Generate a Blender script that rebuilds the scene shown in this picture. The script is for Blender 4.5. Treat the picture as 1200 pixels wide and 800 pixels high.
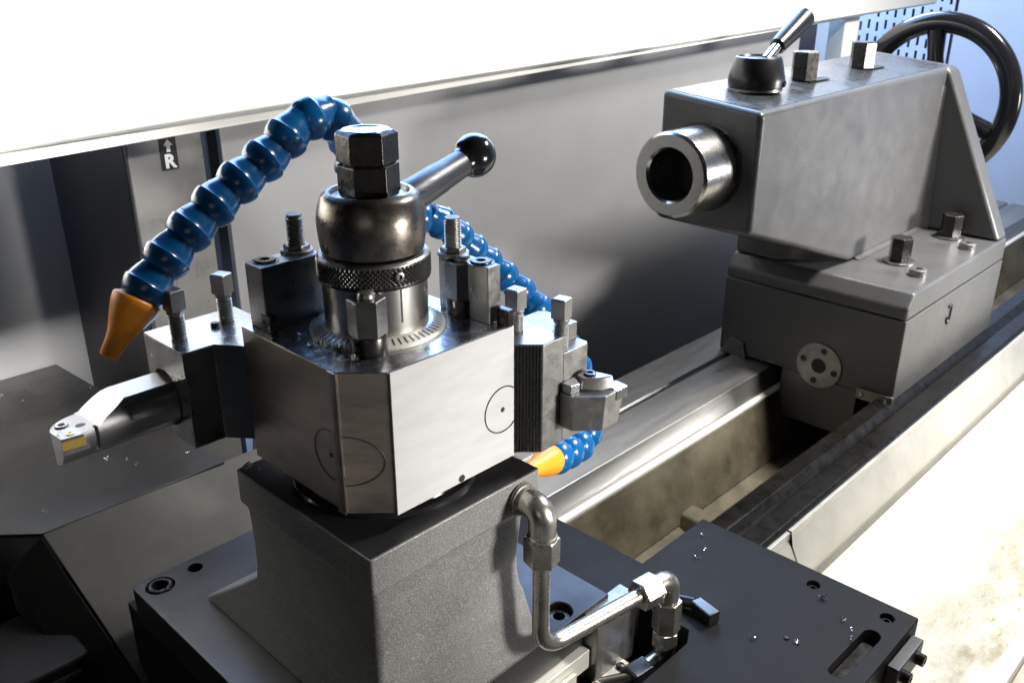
import bpy, bmesh, math, random
from mathutils import Vector, Matrix, Quaternion
random.seed(7)
for o in list(bpy.data.objects): bpy.data.objects.remove(o)
SC = bpy.context.scene
COL = SC.collection
K = 0.001                       # the scene is laid out in millimetres
ZF = 1300.0                     # height of the tool post seat above the shop floor, mm

def V(x, y, z): return Vector((x*K, y*K, (z+ZF)*K))

# ------------------------------------------------------------------ camera
cam = bpy.data.cameras.new('camera'); co = bpy.data.objects.new('camera', cam); COL.objects.link(co)
cam.sensor_width = 36; cam.lens = 32.05; cam.clip_start = 0.01; cam.clip_end = 60
r = Vector((0.69492548, -0.71908176, 0)); u = Vector((0.27921113, 0.26983153, 0.92153789)); f = Vector((0.66266109, 0.64040017, -0.38828844))
M = Matrix((( r.x, u.x, -f.x), (r.y, u.y, -f.y), (r.z, u.z, -f.z))).to_4x4()
M.translation = V(-341.04, -480.89, 427.63)
co.matrix_world = M
cam.dof.use_dof = True; cam.dof.focus_distance = 0.86; cam.dof.aperture_fstop = 18
SC.camera = co

# ------------------------------------------------------------------ light
w = bpy.data.worlds.new('World'); SC.world = w; w.use_nodes = True
w.node_tree.nodes['Background'].inputs[0].default_value = (0.75, 0.86, 1.0, 1)
w.node_tree.nodes['Background'].inputs[1].default_value = 0.007
def area(name, loc, target, sx, sy, power, col):
    l = bpy.data.lights.new(name, 'AREA'); l.shape = 'RECTANGLE'; l.size = sx*K; l.size_y = sy*K; l.energy = power; l.color = col
    o = bpy.data.objects.new(name, l); COL.objects.link(o); o.location = V(*loc)
    o.rotation_euler = (V(*target)-V(*loc)).to_track_quat('-Z', 'Y').to_euler()
    return o
wl = area('work_light', (440, -640, 130), (150, 60, -60), 150, 110, 2.3, (1.0, 0.96, 0.90)); wl.data.spread = math.radians(80)
ol = area('overhead_light', (2050, -420, 1700), (1500, 60, -500), 600, 160, 50, (1.0, 0.97, 0.92)); ol.data.spread = math.radians(104)
sl_ = area('tailstock_fill', (2150, -820, 60), (1650, 317, -110), 320, 240, 4.2, (1.0, 0.97, 0.93)); sl_.data.spread = math.radians(56)  # added fill, narrowed to brighten only the tailstock's side
area('blue_sheen_fill', (1500, 1950, 1500), (150, 150, 0), 2600, 1900, 170, (0.30, 0.53, 1.0))  # added cool fill, gives the top faces their blue sheen
area('left_fill', (-760, -620, 330), (-30, 190, 60), 420, 300, 0.30, (1.0, 0.93, 0.84))  # added warm fill for the left faces and the boring bar
vl = area('cover_fill', (700, 640, 525), (700, 725, 320), 3000, 40, 4.5, (1.0, 0.98, 0.95)); vl.data.spread = math.radians(64)  # unseen strip added to burn the cover out to white
rl = area('recess_fill', (60, -200, 1250), (-200, 1010, 40), 300, 160, 6.5, (1.0, 0.97, 0.93)); rl.data.spread = math.radians(30)  # added narrow fill that lifts the recess wall
area('blue_wall_fill', (2750, 1500, 1500), (3500, 900, 300), 900, 900, 60, (0.76, 0.86, 1.0))  # added fill to brighten the blue wall
SC.view_settings.view_transform = 'Standard'; SC.view_settings.look = 'None'
SC.view_settings.exposure = 0.0; SC.view_settings.gamma = 1.0; SC.view_settings.use_curve_mapping = False

# ------------------------------------------------------------------ materials
MATS = {}
def mat(name, col, metal=0.0, rough=0.5, var=0.0, vscale=40, bump=0.0, bscale=600, rvar=0.0, stretch=None, coat=0.0, col2=None, spec=0.5, speckle=0.0):
    m = bpy.data.materials.new(name); m.use_nodes = True; nt = m.node_tree; N = nt.nodes; L = nt.links
    b = N['Principled BSDF']
    b.inputs['Metallic'].default_value = metal; b.inputs['Roughness'].default_value = rough
    b.inputs['Specular IOR Level'].default_value = spec
    b.inputs['Coat Weight'].default_value = coat; b.inputs['Coat Roughness'].default_value = 0.12
    tc = N.new('ShaderNodeTexCoord'); mp = N.new('ShaderNodeMapping'); L.new(tc.outputs['Object'], mp.inputs[0])
    if stretch: mp.inputs['Scale'].default_value = stretch
    def noise(scale, detail=4, rgh=0.6):
        n = N.new('ShaderNodeTexNoise'); n.inputs['Scale'].default_value = scale; n.inputs['Detail'].default_value = detail
        n.inputs['Roughness'].default_value = rgh; L.new(mp.outputs[0], n.inputs['Vector']); return n
    c = (*col, 1)
    b.inputs['Base Color'].default_value = c
    last = None
    if var > 0:
        n = noise(vscale, 6, 0.65); rp = N.new('ShaderNodeValToRGB')
        lo = tuple(max(0, x*(1-var)) for x in col) if col2 is None else col2
        rp.color_ramp.elements[0].color = (*lo, 1); rp.color_ramp.elements[0].position = 0.34
        rp.color_ramp.elements[1].color = c; rp.color_ramp.elements[1].position = 0.62
        L.new(n.outputs[0], rp.inputs[0]); last = rp.outputs[0]
        L.new(last, b.inputs['Base Color'])
    if speckle > 0:
        n = noise(900, 2, 0.5); rp = N.new('ShaderNodeValToRGB')
        rp.color_ramp.elements[0].position = 0.46; rp.color_ramp.elements[0].color = (0, 0, 0, 1)
        rp.color_ramp.elements[1].position = 0.72; rp.color_ramp.elements[1].color = (1, 1, 1, 1)
        L.new(n.outputs[0], rp.inputs[0])
        mx = N.new('ShaderNodeMix'); mx.data_type = 'RGBA'; L.new(rp.outputs[0], mx.inputs['Factor'])
        if last: L.new(last, mx.inputs['A'])
        else: mx.inputs['A'].default_value = c
        mx.inputs['B'].default_value = (*[min(1, x+speckle) for x in col], 1)
        L.new(mx.outputs['Result'], b.inputs['Base Color'])
    if rvar > 0:
        n = noise(vscale*2.3, 5, 0.7); mr = N.new('ShaderNodeMapRange'); mr.inputs[1].default_value = 0.3; mr.inputs[2].default_value = 0.7
        mr.inputs[3].default_value = max(0.04, rough-rvar); mr.inputs[4].default_value = min(1, rough+rvar)
        L.new(n.outputs[0], mr.inputs[0]); L.new(mr.outputs[0], b.inputs['Roughness'])
    if bump > 0:
        n = noise(bscale, 3, 0.5); bp = N.new('ShaderNodeBump'); bp.inputs['Strength'].default_value = bump; bp.inputs['Distance'].default_value = 0.0008
        L.new(n.outputs[0], bp.inputs['Height']); L.new(bp.outputs[0], b.inputs['Normal'])
    MATS[name] = m; return m
mat('cast_paint', (0.165, 0.163, 0.16), 0.3, 0.40, 0.22, 11, 0.30, 800, 0.08, speckle=0.17)
mat('cast_smooth', (0.100, 0.100, 0.102), 0.35, 0.36, 0.10, 6, 0.16, 800, 0.08, speckle=0.05)
mat('cast_dark', (0.055, 0.055, 0.056), 0.4, 0.40, 0.3, 12, 0.15, 700, 0.08)
mat('plate_dark', (0.04, 0.04, 0.043), 0.6, 0.36, 0.35, 10, 0.10, 500, 0.07)
mat('plate_top', (0.16, 0.165, 0.175), 0.8, 0.30, 0.3, 16, 0.06, 700, 0.10)
mat('black_oxide', (0.050, 0.048, 0.046), 0.75, 0.27, 0.2, 40, 0.05, 900, 0.10)
mat('black_gloss', (0.012, 0.012, 0.013), 0.0, 0.16, 0, 20, 0.0, coat=0.3)
mat('black_satin', (0.008, 0.008, 0.009), 0.0, 0.33, 0.3, 30, 0.05, 500)
mat('hub_steel', (0.23, 0.205, 0.18), 0.95, 0.30, 0.30, 30, 0.03, 300, 0.08)
mat('steel', (0.56, 0.55, 0.53), 1.0, 0.22, 0.10, 30, 0.01, 400, 0.04)
mat('steel_polished', (0.66, 0.64, 0.60), 1.0, 0.27, 0.06, 20, 0.0)
mat('steel_turned', (0.50, 0.49, 0.47), 1.0, 0.24, 0.10, 25, 0.02, 500, 0.05, stretch=(8, 1, 1))
mat('steel_dull', (0.30, 0.295, 0.285), 0.85, 0.38, 0.25, 40, 0.08, 500, 0.10)
mat('steel_dark', (0.22, 0.215, 0.21), 0.9, 0.33, 0.18, 30, 0.06, 600, 0.10)
mat('rod_steel', (0.11, 0.11, 0.118), 0.8, 0.40, 0.25, 40, 0.04, 300, 0.10, stretch=(1, 6, 6))
mat('knurl_steel', (0.22, 0.215, 0.21), 0.95, 0.25)
mat('bar_steel', (0.36, 0.36, 0.37), 0.85, 0.33, 0.10, 25, 0.02, 300, 0.05)
mat('apron_steel', (0.60, 0.59, 0.56), 0.55, 0.38, 0.16, 12, 0.03, 300, 0.08)
mat('zinc', (0.50, 0.48, 0.44), 0.95, 0.28, 0.16, 40, 0.05, 400, 0.06)
mat('turret_top', (0.46, 0.47, 0.50), 0.95, 0.24, 0.25, 35, 0.55, 75, 0.10)
mat('saddle_dark', (0.013, 0.0125, 0.012), 0.0, 0.5, 0.3, 8, 0.08, 600, 0.05, spec=0.09)
mat('turret_side', (0.50, 0.43, 0.375), 0.92, 0.40, 0.25, 18, 0.06, 700, 0.06, stretch=(1, 1, 4))
mat('white_plate', (0.47, 0.47, 0.48), 0.0, 0.40, 0.10, 26, 0.05, 300, 0.10, stretch=(0.6, 1, 3))
mat('ink', (0.012, 0.012, 0.014), 0.0, 0.5)
mat('hole', (0.008, 0.008, 0.009), 0.0, 0.6)
mat('blue_plastic', (0.004, 0.105, 0.31), 0.0, 0.24, 0.10, 40, 0.05, 150, 0.06, coat=0.2)
mat('orange_plastic', (0.95, 0.32, 0.015), 0.0, 0.38, 0.12, 30, 0.06, 200)
mat('wall_sheet', (0.43, 0.43, 0.435), 0.35, 0.45, 0.05, 5, 0.10, 900, 0.06)
mat('post_sheet', (0.34, 0.335, 0.325), 0.7, 0.33, 0.12, 6, 0.06, 700, 0.10)
mat('wall_dark', (0.05, 0.05, 0.055), 0.2, 0.5, 0.2, 10, 0.06, 500)
mat('white_paint', (0.84, 0.83, 0.78), 0.0, 0.35, 0.03, 5, 0.02, 300)
mat('guard_sheet', (0.035, 0.034, 0.033), 0.2, 0.45, 0.35, 14, 0.10, 500, 0.08)
mat('chute_sheet', (0.055, 0.052, 0.046), 0.2, 0.5, 0.30, 12, 0.10, 500)
mat('rail_ground', (0.33, 0.325, 0.31), 0.8, 0.40, 0.22, 10, 0.025, 400, 0.10, stretch=(0.3, 3, 3))
mat('rail_oily', (0.016, 0.014, 0.012), 0.6, 0.32, 0.5, 18, 0.10, 200, 0.12)
mat('trough_paint', (0.40, 0.345, 0.235), 0.0, 0.55, 0.0, 7, 0.12, 200, 0.1, col2=(0.16, 0.12, 0.07))
mat('brass', (0.62, 0.45, 0.16), 0.9, 0.35)
mat('insert_gold', (0.85, 0.58, 0.16), 0.75, 0.33, 0.15, 300)
mat('alu_strip', (0.72, 0.70, 0.64), 0.45, 0.40, 0.06, 60, 0.04, 500)
mat('blue_wall', (0.55, 0.63, 0.78), 0.0, 0.6, 0.06, 6, 0.05, 60)
mat('shop_floor', (0.20, 0.20, 0.20), 0.0, 0.6, 0.3, 3)
mat('chip_metal', (0.50, 0.49, 0.48), 1.0, 0.22)
mat('white_print', (0.80, 0.80, 0.80), 0.0, 0.5)
# cream paint with soaked-in oil and chips of dirt
def cream():
    m = mat('cream_paint', (0.74, 0.69, 0.55), 0.0, 0.42); nt = m.node_tree; N = nt.nodes; L = nt.links; b = N['Principled BSDF']
    tc = N.new('ShaderNodeTexCoord'); mp = N.new('ShaderNodeMapping'); mp.inputs['Scale'].default_value = (1.0, 2.2, 1); L.new(tc.outputs['Object'], mp.inputs[0])
    sx = N.new('ShaderNodeSeparateXYZ'); L.new(tc.outputs['Object'], sx.inputs[0]); mk = N.new('ShaderNodeMapRange'); mk.interpolation_type = 'SMOOTHSTEP'
    mk.inputs[1].default_value = 0.33; mk.inputs[2].default_value = 0.17; mk.inputs[3].default_value = 0.10; mk.inputs[4].default_value = 1.0; L.new(sx.outputs['Y'], mk.inputs[0])
    def layer(scale, p0, p1, colr, prev):
        n = N.new('ShaderNodeTexNoise'); n.inputs['Scale'].default_value = scale; n.inputs['Detail'].default_value = 8; n.inputs['Roughness'].default_value = 0.7; L.new(mp.outputs[0], n.inputs['Vector'])
        rp = N.new('ShaderNodeValToRGB'); rp.color_ramp.elements[0].position = p0; rp.color_ramp.elements[1].position = p1; L.new(n.outputs[0], rp.inputs[0])
        mu = N.new('ShaderNodeMath'); mu.operation = 'MULTIPLY'; L.new(rp.outputs[0], mu.inputs[0]); L.new(mk.outputs[0], mu.inputs[1])
        mx = N.new('ShaderNodeMix'); mx.data_type = 'RGBA'; L.new(mu.outputs[0], mx.inputs['Factor']); mx.inputs['B'].default_value = colr
        if prev is None: mx.inputs['A'].default_value = (0.56, 0.53, 0.44, 1)
        else: L.new(prev, mx.inputs['A'])
        return mx.outputs['Result']
    o = layer(9, 0.38, 0.66, (0.22, 0.18, 0.095, 1), None)
    o = layer(45, 0.56, 0.70, (0.22, 0.18, 0.09, 1), o)
    o = layer(170, 0.68, 0.74, (0.05, 0.045, 0.035, 1), o)
    L.new(o, b.inputs['Base Color'])
cream()
# trough paint: patchy oil film
def trough():
    nt = MATS['trough_paint'].node_tree; N = nt.nodes; L = nt.links; b = N['Principled BSDF']
    tc = N.new('ShaderNodeTexCoord'); n = N.new('ShaderNodeTexNoise'); n.inputs['Scale'].default_value = 11; n.inputs['Detail'].default_value = 8; n.inputs['Roughness'].default_value = 0.7
    L.new(tc.outputs['Object'], n.inputs['Vector']); rp = N.new('ShaderNodeValToRGB')
    rp.color_ramp.elements[0].position = 0.36; rp.color_ramp.elements[0].color = (0.055, 0.045, 0.026, 1); rp.color_ramp.elements[1].position = 0.66; rp.color_ramp.elements[1].color = (0.125, 0.108, 0.072, 1)
    L.new(n.outputs[0], rp.inputs[0]); L.new(rp.outputs[0], b.inputs['Base Color'])
trough()

# ------------------------------------------------------------------ mesh helpers (coordinates in mm)
class B:
    def __init__(s): s.bm = bmesh.new()
    def _add(s, vs, faces):
        v = [s.bm.verts.new(p) for p in vs]
        for fc in faces:
            try: s.bm.faces.new([v[i] for i in fc])
            except ValueError: pass
        return v
    def box(s, x0, x1, y0, y1, z0, z1):
        s._add([(x0,y0,z0),(x1,y0,z0),(x1,y1,z0),(x0,y1,z0),(x0,y0,z1),(x1,y0,z1),(x1,y1,z1),(x0,y1,z1)],
               [(3,2,1,0),(4,5,6,7),(0,1,5,4),(1,2,6,5),(2,3,7,6),(3,0,4,7)]); return s
    def prism(s, pts, a, b, axis='z', top=None):
        n = len(pts)
        def mk(p, h):
            if axis == 'z': return (p[0], p[1], h)
            if axis == 'y': return (p[0], h, p[1])
            return (h, p[0], p[1])
        q = top or pts
        s._add([mk(p, a) for p in pts] + [mk(p, b) for p in q],
               [tuple(range(n-1,-1,-1)), tuple(range(n,2*n))] + [(i,(i+1)%n,n+(i+1)%n,n+i) for i in range(n)]); return s
    def lathe(s, c, axis, prof, n=32, rot=0.0, closed=False):
        """prof: (radius, height along axis); the axis is a vector"""
        ax = Vector(axis).normalized(); q = Vector((0,0,1)).rotation_difference(ax); c = Vector(c)
        vs = []; fs = []; m = len(prof)
        for rr, h in prof:
            for i in range(n):
                a = rot + 2*math.pi*i/n
                vs.append(c + q @ Vector((rr*math.cos(a), rr*math.sin(a), h)))
        for j in range(m - (0 if closed else 1)):
            for i in range(n):
                a, b2 = j*n+i, j*n+(i+1)%n; k = ((j+1)%m)*n
                fs.append((a, b2, k+(i+1)%n, k+i))
        if not closed:
            fs.append(tuple(range(n-1,-1,-1))); fs.append(tuple(range((m-1)*n, m*n)))
        s._add(vs, fs); return s
    def cyl(s, p0, p1, r0, r1=None, n=24):
        d = Vector(p1)-Vector(p0); return s.lathe(p0, d, [(r0,0),(r0 if r1 is None else r1, d.length)], n)
    def hexn(s, c, axis, af, h, rot=0.0, ch=0.12, n=6):
        """hexagon (n=6) or square (n=4) head with a chamfered crown"""
        R = af/2/math.cos(math.pi/n); e = R*ch
        return s.lathe(c, axis, [(R-e*0.4,0),(R,e*0.3),(R,h-e*0.7),(R-e,h)], n, rot)
    def tube(s, path, r, n=14, cap=True):
        P = [Vector(p) for p in path]; up = None; vs = []; fs = []
        for i, p in enumerate(P):
            t = (P[min(i+1,len(P)-1)]-P[max(i-1,0)]).normalized()
            if up is None:
                up = Vector((0,0,1)) if abs(t.z) < 0.9 else Vector((1,0,0))
            a = up - t*up.dot(t); a.normalize(); b2 = t.cross(a); up = a
            rr = r[i] if isinstance(r, (list,tuple)) else r
            for k in range(n):
                g = 2*math.pi*k/n; vs.append(p + a*rr*math.cos(g) + b2*rr*math.sin(g))
        for i in range(len(P)-1):
            for k in range(n): fs.append((i*n+k, i*n+(k+1)%n, (i+1)*n+(k+1)%n, (i+1)*n+k))
        if cap: fs.append(tuple(range(n-1,-1,-1))); fs.append(tuple(range((len(P)-1)*n, len(P)*n)))
        s._add(vs, fs); return s
    def sphere(s, c, r, n=24):
        c = Vector(c); prof = [(max(0.02,r*math.sin(math.pi*i/(n//2))), -r*math.cos(math.pi*i/(n//2))) for i in range(n//2+1)]
        return s.lathe(c, (0,0,1), prof, n)
    def quad(s, *pts): s._add(pts, [tuple(range(len(pts)))]); return s

WL = {}     # world position (mm) of every parent
def reg(o, c): WL[o.name] = Vector(c); return o
def tagit(o, label=None, cat=None, group=None, kind=None):
    if label: o['label'] = label
    if cat: o['category'] = cat
    if group: o['group'] = group
    if kind: o['kind'] = kind
    return o
def thing(name, label, cat, loc, group=None):
    o = bpy.data.objects.new(name, None); COL.objects.link(o); o.location = V(*loc); o.empty_display_size = 0.02
    return reg(tagit(o, label, cat, group), loc)
def finish(b, name):
    bm = b.bm; bmesh.ops.recalc_face_normals(bm, faces=bm.faces)
    me = bpy.data.meshes.new(name); bm.to_mesh(me); bm.free(); return me
def obj(name, b, m, parent=None, bevel=0.0, smooth=35, seg=2, loc=None, cuts=None, kind=None, label=None):
    """links the collected shapes as ONE mesh object; shapes are given in world mm"""
    bm = b.bm
    org = WL[parent.name] if parent is not None else Vector(loc or (0,0,0))
    for v in bm.verts: v.co = v.co - org
    for v in bm.verts: v.co *= K
    me = finish(b, name)
    o = bpy.data.objects.new(name, me); COL.objects.link(o)
    me.materials.append(MATS[m])
    for p in me.polygons: p.use_smooth = True
    me.set_sharp_from_angle(angle=math.radians(smooth))
    if parent is not None: o.parent = parent
    else: o.location = V(*org)
    reg(o, org)
    if cuts: cut(o, cuts, org)
    if bevel:
        mod = o.modifiers.new('bevel', 'BEVEL'); mod.width = bevel*K; mod.segments = seg; mod.limit_method = 'ANGLE'; mod.angle_limit = math.radians(32); mod.harden_normals = True
    if kind: o['kind'] = kind
    if label: o['label'] = label
    return o
def cut(o, cutters, org):
    """bore the given solids (a list of B) out of an object's mesh"""
    for c in cutters:
        for v in c.bm.verts: v.co = (v.co - org)*K
        me = finish(c, 'tmp'); t = bpy.data.objects.new('tmp', me); COL.objects.link(t)
        for p in me.polygons: p.use_smooth = True
        par = o.parent; o.parent = None; ol = o.location.copy(); o.location = (0,0,0)
        md = o.modifiers.new('cut', 'BOOLEAN'); md.object = t; md.operation = 'DIFFERENCE'; md.solver = 'EXACT'
        dg = bpy.context.evaluated_depsgraph_get(); dg.update()
        nm = bpy.data.meshes.new_from_object(o.evaluated_get(dg)); o.modifiers.clear()
        old = o.data; o.data = nm; nm.name = old.name; bpy.data.meshes.remove(old)
        o.parent = par; o.location = ol; bpy.data.objects.remove(t)
        o.data.set_sharp_from_angle(angle=math.radians(32))
def copy_at(src, loc, parent=None, rot=None):
    """another individual sharing the mesh; loc in world mm"""
    c = src.copy(); COL.objects.link(c)
    if parent is not None: c.parent = parent; c.location = (Vector(loc)-WL[parent.name])*K
    else: c.location = V(*loc)
    if rot is not None: c.rotation_mode = 'QUATERNION'; c.rotation_quaternion = rot
    return reg(c, loc)
def thread(c, axis, r, length, pitch=2.2, n=20):
    pr = []; h = 0.0
    while h < length-pitch: pr += [(r, h), (r, h+pitch*0.3), (r*0.86, h+pitch*0.5), (r*0.86, h+pitch*0.7)]; h += pitch
    pr.append((r*0.9, length)); return B().lathe(c, axis, pr, n)
def catmull(pts, step):
    P = [Vector(p) for p in pts]; P = [P[0]*2-P[1]] + P + [P[-1]*2-P[-2]]; dense = []
    for i in range(1, len(P)-2):
        for k in range(60):
            t = k/60; a, b, c, d = P[i-1], P[i], P[i+1], P[i+2]
            dense.append(0.5*((2*b)+(c-a)*t+(2*a-5*b+4*c-d)*t*t+(3*b-a-3*c+d)*t**3))
    dense.append(P[-2]); tot = sum((dense[i]-dense[i-1]).length for i in range(1,len(dense))); step = tot/round(tot/step)-1e-6; out = [dense[0]]; acc = 0
    for i in range(1, len(dense)):
        seg = (dense[i]-dense[i-1]).length; acc += seg
        if acc >= step: out.append(dense[i]); acc -= step
    return out

# ================================================================== setting
fl = obj('floor', B().box(-6000, 6000, -6000, 6000, -1400, -1300), 'shop_floor', loc=(0,0,-1300)); fl['kind'] = 'structure'
bw = obj('wall', B().box(3600, 3700, -2500, 3500, -1300, 1900), 'blue_wall', loc=(3600,0,-1300)); bw['kind'] = 'structure'

# perforated panel standing in front of the blue wall
def perforated():
    t = thing('perforated_panel', 'pale blue perforated panel with dark slots behind the handwheel', 'panel', (3000, 860, -1300))
    y0, y1, z0, z1 = 700, 1030, -200, 420
    ny, nz = 11, 13
    b = B(); py = (y1-y0)/ny; pz = (z1-z0)/nz; sw, sh = 9, 30
    for i in range(ny):
        for j in range(nz):
            a0, a1 = y0+i*py, y0+(i+1)*py; c0, c1 = z0+j*pz, z0+(j+1)*pz
            off = pz*0.22 if i % 2 else -pz*0.22
            my, mz = (a0+a1)/2, (c0+c1)/2 + off*0.4
            m0, m1, k0, k1 = my-sw/2, my+sw/2, mz-sh/2, mz+sh/2
            for (p, q, rr, s2) in ((a0,m0,c0,c1),(m1,a1,c0,c1),(m0,m1,c0,k0),(m0,m1,k1,c1)):
                b.quad((3000,p,rr),(3000,q,rr),(3000,q,s2),(3000,p,s2))
            for (p, q, rr, s2) in ((m0,m0,k0,k1),(m1,m1,k0,k1)): b.quad((3000,p,rr),(3000,p,s2),(3003,p,s2),(3003,p,rr))
    obj('sheet', b, 'blue_wall', t)
    obj('backing', B().box(3020, 3030, y0, y1, z0, z1), 'wall_dark', t)
    obj('stand', B().box(3022, 3060, y0+30, y1-30, -1300, z0-2), 'wall_dark', t, 2)
perforated()

# ------------------------------------------------------------------ bed
bed = thing('lathe_bed', 'lathe bed with two ground slideways and cream painted trough between them', 'lathe bed', (900, 340, -1300))
RX0, RX1 = -900, 3400
obj('rear_slideway', B().prism([(392,-620),(392,-475),(400,-468),(412,-432),(508,-428),(516,-440),(524,-428),(612,-424),(612,-620)], 330, RX1, 'x'), 'rail_ground', bed, 1.5, label='bright ground rear slideway')
obj('rear_slideway_lip', B().prism([(384,-482),(391.5,-482),(391.5,-470),(384,-476)], 330, RX1, 'x'), 'white_paint', bed)
fs = obj('front_slideway', B().prism([(67,-430),(72,-426),(105,-425),(118,-437),(132,-425),(162,-425),(167,-430),(167,-620),(60,-620),(60,-450)], 330, RX1, 'x'), 'rail_oily', bed, 1.2, label='oily dark front slideway')
b = B().prism([(66,-434),(31,-505),(20,-620),(59.5,-620),(59.5,-434)], 330, 868, 'x')
obj('front_apron', b, 'apron_steel', bed, 1.0)
obj('front_apron', B().prism([(66,-434),(31,-505),(20,-620),(59.5,-620),(59.5,-434)], 872, RX1, 'x'), 'apron_steel', bed, 1.0)
obj('trough_floor', B().prism([(167.5,-640),(391.5,-640),(391.5,-600),(300,-625),(167.5,-585)], 330, RX1, 'x'), 'trough_paint', bed)
obj('trough_side', B().prism([(391.5,-600),(340,-612),(384,-484),(391.5,-484)], 330, RX1, 'x'), 'trough_paint', bed, 2)
for xr in (1010, 1720, 2500):
    obj('cross_rib', B().prism([(xr-40,-640),(xr+60,-640),(xr+34,-592),(xr-10,-592)], 168, 391, 'y'), 'trough_paint', bed, 6)
obj('bed_casting', B().box(-900, RX1, 30, 640, -1300, -641), 'cast_dark', bed, 4)
obj('left_way', B().box(-900, 329, 60, 392, -620, -440), 'rail_oily', bed, 2)

# chip tray on the operator's side
tray = thing('chip_tray', 'cream painted chip tray with oil stains in front of the bed', 'tray', (900, -400, -1300))
obj('tray_floor', B().prism([(19,-522),(-262,-540),(-262,-600),(19,-600)], -900, RX1, 'x'), 'cream_paint', tray)
obj('tray_lip', B().prism([(-263,-600),(-263,-524),(-268,-519),(-282,-519),(-287,-524),(-287,-600)], -900, RX1, 'x'), 'white_paint', tray, 2)
obj('outer_trough', B().prism([(-288,-545),(-700,-560),(-700,-620),(-288,-620)], -900, RX1, 'x'), 'cream_paint', tray)
obj('pedestal', B().box(-800, 3200, -650, 15, -1300, -621), 'cast_dark', tray)

# ------------------------------------------------------------------ rear splash guard, post and white cover
guard = thing('splash_guard', 'grey sheet metal splash guard standing behind the lathe bed', 'guard', (1100, 780, -1300))
obj('rear_sheet', B().prism([(752,-285),(752,420),(764,420),(764,-290),(860,-900),(848,-900)], 324, 2050, 'x'), 'wall_sheet', guard, 2, label='broad grey sheet, bent back at its foot')  # bend at the foot is shaped to turn the lower band dark
obj('recess_sheet', B().box(-900, 184, 1040, 1050, -900, 420), 'wall_sheet', guard, label='grey sheet set back in the recess')
obj('recess_return', B().box(184.5, 190, 764, 1040, -900, 420), 'wall_dark', guard)  # unlit side face, its shade put into the dark material
obj('guard_post', B().box(184, 296, 752, 763, -900, 420), 'post_sheet', guard, 3, label='pale post carrying the arrow sticker')
obj('groove', B().box(296.5, 323.5, 790, 800, -900, 420), 'wall_dark', guard)
obj('end_backing', B().box(2051, 2560, 960, 970, -900, 420), 'wall_dark', guard)  # dark panel added so the gaps beyond the sheet look unlit
obj('end_post', B().box(2286, 2376, 740, 790, -900, 420), 'white_paint', guard, 3, label='white upright post at the end of the guard')
obj('guard_foot', B().box(-800, 2500, 1055, 1075, -1300, -880), 'wall_dark', guard)

cover = thing('sliding_cover', 'broad white sliding cover hanging over the splash guard', 'cover', (1000, 735, 200))
def cz(x): return 192 + 0.033*x
X0, X1, X2 = -900, 2350, 2900
b = B(); vs = []
for x in (X0, X2):
    z = cz(x)+22 if x < 2500 else 286
    vs += [(x,729,z),(x,725,z+6),(x,725,436),(x,745,436),(x,745,z)]
b._add(vs, [(0,1,2,3,4),(9,8,7,6,5)] + [(i,(i+1)%5,5+(i+1)%5,5+i) for i in range(5)])
obj('cover_sheet', b, 'white_paint', cover, 2)
b = B(); vs = []
for x in (X0, X1):
    z = cz(x)
    vs += [(x,731,z),(x,731,z+19.5),(x,746,z+19.5),(x,746,z+3),(x,744,z),(x,738,z-0.5)]
b._add(vs, [tuple(range(6)), tuple(range(11,5,-1))] + [(i,(i+1)%6,6+(i+1)%6,6+i) for i in range(6)])
obj('lower_lip', b, 'white_paint', cover, 2)

# sticker with arrow and R
st = thing('arrow_sticker', 'black sticker with a white up arrow above the letter R', 'sticker', (243, 751, 153))
obj('backing', B().box(231, 255.5, 750.6, 751.6, 152, 197), 'ink', st)
obj('arrow', B().prism([(240.4,177),(240.4,186),(236,186),(243.2,194.5),(250.4,186),(246,186),(246,177)], 750.0, 750.5, 'y'), 'white_print', st)
cu = bpy.data.curves.new('letter', 'FONT'); cu.body = 'R'; cu.size = 0.026; cu.extrude = 0.0003; cu.offset = 0.0011; cu.align_x = 'CENTER'
tmp = bpy.data.objects.new('letter_tmp', cu); COL.objects.link(tmp); bpy.context.view_layer.update()
dg = bpy.context.evaluated_depsgraph_get(); me = bpy.data.meshes.new_from_object(tmp.evaluated_get(dg)); bpy.data.objects.remove(tmp)
lt = bpy.data.objects.new('letter', me); COL.objects.link(lt); me.materials.clear(); me.materials.append(MATS['white_print'])
lt.parent = st; lt.rotation_euler = (math.radians(90), 0, 0); lt.location = Vector((243.2-243, 750.2-751, 155.5-153))*K

# dark guard plate and chute beside the headstock
ch = thing('chute_guard', 'dark grey chute plate with a paler sloping front below the boring bar', 'guard', (30, 700, -1300))
obj('top_plate', B().prism([(-76,548),(160,544),(130,1036),(-240,1036),(-240,700)], -206, -200), 'guard_sheet', ch, 1.5)
b = B(); b._add([(-76,547,-201),(420,547,-201),(420,400,-352),(-47,400,-352),(-76,547,-207),(420,547,-207),(420,400,-358),(-47,400,-358)],
                [(0,1,2,3),(7,6,5,4),(0,4,5,1),(1,5,6,2),(2,6,7,3),(3,7,4,0)])
obj('sloping_front', b, 'chute_sheet', ch, 1.0)
b = B(); b._add([(-78,549,-203),(-120,560,-240),(-95,380,-420),(-49,398,-355),(-78,549,-260),(-120,560,-290),(-95,380,-480),(-49,398,-430)],
                [(0,1,2,3),(7,6,5,4),(0,4,5,1),(1,5,6,2),(2,6,7,3),(3,7,4,0)])
obj('side_flange', b, 'saddle_dark', ch, 2)
obj('inner_frame', B().box(-900, -130, 600, 1030, -1300, -420), 'wall_dark', ch)
obj('stand', B().box(-60, 130, 560, 1000, -1300, -210), 'wall_dark', ch)
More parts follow.
